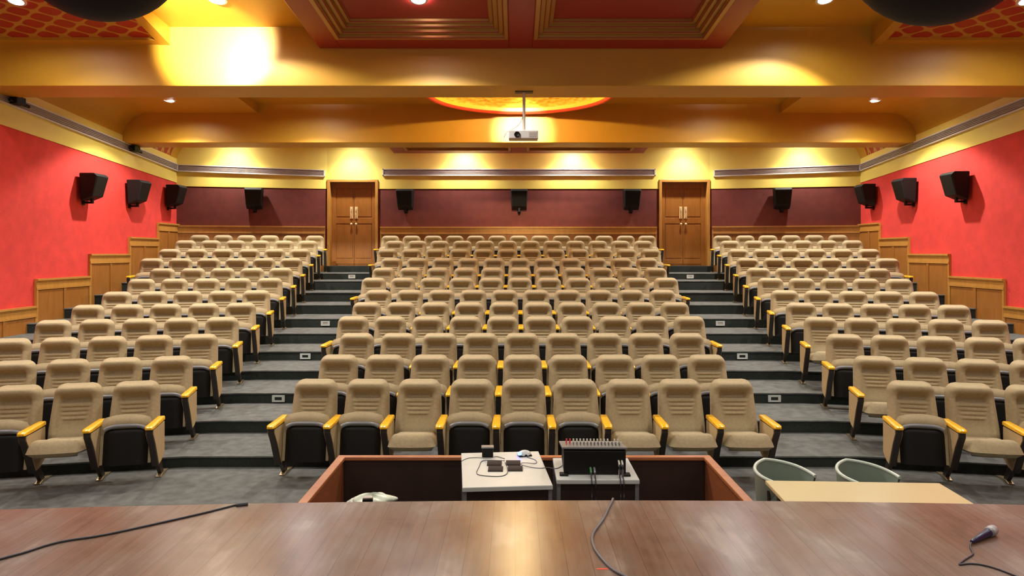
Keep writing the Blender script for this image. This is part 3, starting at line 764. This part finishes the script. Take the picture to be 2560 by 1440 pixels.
# rear panel faces the camera; the control surface falls away behind it
prof = [(0, .012), (0, .165), (.02, .178), (.34, .135), (.36, .012)]
MB().prism(prof, -W/2, W/2).build('body', M_BLK, t, bevel=.004)
sl = (.135-.178)/.32
def top(x, y, h=0): return Vector((x, y, .178+sl*(y-.02)+h))
m = MB(); m.add([top(-W/2-.012, -.005, .001), top(W/2+.012, -.005, .001), top(W/2-.005, .345, .001), top(-W/2-.02, .345, .001)]+[top(-W/2-.012, -.005, .012), top(W/2+.012, -.005, .012), top(W/2-.005, .345, .012), top(-W/2-.02, .345, .012)],
                [(0, 1, 2, 3), (4, 5, 6, 7), (0, 1, 5, 4), (1, 2, 6, 5), (2, 3, 7, 6), (3, 0, 4, 7)])
ctl = m.build('control_surface', M_GREYM, t)
M_KR = mat('red_knob', (.55, .05, .06), .4); M_KW = mat('pale_knob', (.60, .58, .50), .4); M_KP = mat('dark_knob', (.12, .10, .13), .4)
for r_ in range(4):
    for q in range(16):
        if r_ == 3 and q == 13: continue
        p = top(-W/2+.03+q*.0247, .03+r_*.06, .012)
        mt = M_KR if (q < 2 and r_ > 0) else (M_KW if r_ in (0, 3) else M_KP)
        MB().lathe([(.0075, 0), (.0075, .008), (.0055, .018+.016*(r_ in (0, 3))), (.001, .019+.016*(r_ in (0, 3)))], n=8).build('knob', mt, ctl, loc=p)
for q in range(2):
    MB().tube([(.165+q*.022, 0, .10), (.165+q*.022, -.03, .095), (.165+q*.022, -.05, .07), (.165+q*.022, -.045, .0)], .007, 8, 1).build('white_plug', M_WHITE if 0 else M_KW, t, smooth=True)
M_KG = mat('green_plug', (.08, .25, .11), .4)
for q in range(2):
    MB().tube([(-.03+q*.026, 0, .05), (-.03+q*.026, -.03, .045), (-.03+q*.026, -.05, .03)], .008, 8, 1).build('jack_plug', M_KG if q == 0 else M_GREYM, t, smooth=True)
for q, x in enumerate((-.03, -.004, .165, .187)):
    yq = -.052; z1 = .035 if q < 2 else .09
    MB().tube([(x, yq, z1), (x, yq-.01, .012), (x, -.075, .006), (x, -.105, .003), (x, -.118, -.03), (x, -.118, -.35)], .0045, 6, 1).build('lead', M_CABLE, t, smooth=True)
for s in (-1, 1): MB().box(s*W/2-.03, s*W/2+.03, -.03, .03, 0, .014).build('foot', M_BLK, t, bevel=.004)
MB().box(-W/2+.02, W/2-.02, .30, .35, 0, .013).build('foot', M_BLK, t)
# white bag and dark box on a stool in the pit
D5 = 4.95; zs_ = pz(1254, D5)
t = empty('stool', (px(922, D5), D5, .012)); tag(t, 'low stool in the left front of the pit under a crumpled white bag', 'stool')
MB().lathe([(.001, zs_-.05), (.16, zs_-.05), (.17, zs_-.035), (.16, zs_-.02), (.001, zs_-.02)], n=24).build('seat', M_GREYM, t, smooth=True)
for k in range(4):
    a_ = PI/4+k*PI/2; MB().tube([(.12*math.cos(a_), .12*math.sin(a_), zs_-.05), (.17*math.cos(a_), .17*math.sin(a_), 0)], .011, 8).build('leg', M_STEEL, t, smooth=True)
m = MB()
def bag(i, j):
    a_ = 2*PI*i; b_ = PI/2*j; r_ = math.cos(b_)
    w_ = 1+.16*math.sin(3*a_+2*j*3)+.10*math.sin(7*a_+5*j)
    return (.145*r_*w_*math.cos(a_), .11*r_*w_*math.sin(a_), .050*math.sin(b_)*(1+.25*math.sin(2*a_+1))+.004*math.sin(9*a_))
m.grid(bag, 36, 10)
M_BAG = mat('pale_plastic_film', (.62, .68, .56), .35)
o = m.build('plastic_bag', M_BAG, smooth=True, loc=(px(930, D5), D5+.02, zs_-.008)); tag(o, 'crumpled white plastic bag in the pit behind the small dark box', 'bag')
p = Vector((px(919, D5-.13), D5-.125, zs_-.008)); t = empty('small_dark_box', p, .1); tag(t, 'small dark box with grey top leaning on the crumpled white bag', 'box')
MB().box(-.034, .034, -.022, .022, 0, .074).build('body', M_BLK, t, bevel=.005); MB().box(-.032, .032, -.02, .02, .074, .084).build('lid', M_GRILL, t, bevel=.003)
# ------------------------------------------------------------------ cream table and tub chairs
t = empty('cream_table', ((px(1920, 4.86)+px(2342, 4.86))/2-.02, 4.55, 0), -.05); tag(t, 'plain cream laminate table standing against the stage right of the pit', 'table')
MB().box(-.575, .575, -.285, .31, .755, .78).build('tabletop', M_CREAM, t, bevel=.004)
MB().box(-.55, .55, -.26, -.245, .45, .755).build('modesty_panel', M_DKWOOD, t)
for sx in (-1, 1):
    for sy in (-1, 1): MB().box(sx*.50-.02, sx*.50+.02, sy*.22-.02, sy*.22+.02, 0, .755).build('leg', M_STEEL, t)
def tub_chair(label, loc, rz):
    t = empty('tub_chair', loc, rz); tag(t, label, 'chair', 'grey green tub chairs behind the cream table')
    # faces -y (towards the table); the shell wraps round the back
    def top_h(a):                                       # a: angle from straight back, +-110 deg
        q = abs(a)/math.radians(112); return .79-.06*q
    A = math.radians(112)
    def shell(i, j, rr=0):
        a = -A+2*A*i; h1 = top_h(a); h0 = .44+.20*(abs(a)/A)**3; h = h0+(h1-h0)*j; q = abs(a)/A
        R = .175+.02*j+rr; yy = math.cos(a)*R*(1.0 if abs(a) < PI/2 else 1.4); return (math.sin(a)*R, yy, h)
    m = MB(); m.grid(lambda i, j: shell(i, j), 32, 8); m.grid(lambda i, j: shell(i, j, .012), 32, 8)
    bk_ = m.build('backrest', M_GREEN, t, smooth=True)
    m = MB(); m.tube([Vector(shell(i/32, 1, .006)) for i in range(33)], .0125, 8); m.build('edge_rim', M_GREENR, bk_, smooth=True)
    m = MB(); m.lathe([(.001, .41), (.17, .41), (.19, .425), (.19, .44), (.17, .45), (.001, .445)], n=28); m.build('seat', M_GREEN, t, smooth=True)
    for sx in (-1, 1):
        MB().tube([(sx*.19, -.05, .66), (sx*.20, -.08, .42), (sx*.22, -.17, 0)], .012, 8).build('leg', M_STEEL, t, smooth=True)
        MB().tube([(sx*.15, .14, .42), (sx*.19, .20, 0)], .012, 8).build('leg', M_STEEL, t, smooth=True)
tub_chair('grey green tub chair behind the cream table, nearer the pit', (px(1962, 5.15), 5.16, 0), .40)
tub_chair('grey green tub chair behind the cream table, farther from the pit', (px(2167, 5.15), 5.14, 0), .34)
# ------------------------------------------------------------------ projector
PX = .147; PD = 12.0
t = empty('projector', (PX, PD, 0)); tag(t, 'white ceiling projector hanging on a pole below the first beam', 'projector')
MB().box(-.15, .15, -.08, .08, 4.985, 5.0).build('mounting_plate', M_STEEL, t)
MB().tube([(0, 0, 4.99), (0, 0, 4.36)], [.024, .024], 12).build('pole', M_GRILLF, t, smooth=True)
b_ = MB().box(-.254, .233, -.15, .15, 4.20, 4.335).build('body', M_PROJ, t, bevel=.015)
MB().lathe([(.045, 0), (.05, -.02), (.042, -.03), (.03, -.015), (.001, -.012)], (-.115, -.15, 4.262), 20, 'y').build('lens', M_BLK, b_, smooth=True)
m = MB()
for q in range(6): m.box(.08, .205, -.155, -.148, 4.225+q*.015, 4.233+q*.015)
m.build('vent', M_GRILL, b_)
MB().box(-.10, .06, -.06, .06, 4.335, 4.36).build('mount_bracket', M_TRIM, t, bevel=.006)
MB().tube([(-.02, -.02, 4.58), (-.06, -.05, 4.47), (-.15, -.08, 4.38), (-.30, -.08, 4.31), (-.335, -.05, 4.22)], .006, 6, 2).build('cable', M_GRILL, t, smooth=True)
# ------------------------------------------------------------------ stage lamps hanging close to the camera
def stage_lamp(cx_, cy_, R, D, label, tint):
    X = px(cx_, D); Z = pz(cy_, D); r = R*D/F
    t = empty('stage_lamp', (X, D, Z)); tag(t, label, 'stage lamp', 'black stage lamps above the stage')
    prof = [(.001, -r)]+[(r*math.cos(a), r*math.sin(a)) for a in [(-PI/2+PI/2*i/12) for i in range(1, 13)]]+[(r, r*.5), (r*.8, r*.9), (.03, r*1.0)]
    MB().lathe(prof, n=40).build('housing', tint, t, smooth=True)
    MB().tube([(-r*1.03, 0, 0), (-r*1.05, 0, r*.8), (-r*.7, 0, r*1.3), (r*.7, 0, r*1.3), (r*1.05, 0, r*.8), (r*1.03, 0, 0)], .012, 8).build('yoke', M_BLK, t, smooth=True)
    MB().tube([(0, 0, r*.95), (0, 0, zc(D)-.01-Z)], .015, 8).build('pole', M_BLK, t, smooth=True)
stage_lamp(240, -165, 210, 2.2, 'round black stage lamp hanging at the top left of the view', M_SPK)
stage_lamp(2358, -177, 232, 2.2, 'round black stage lamp hanging at the top right of the view', M_SPK)
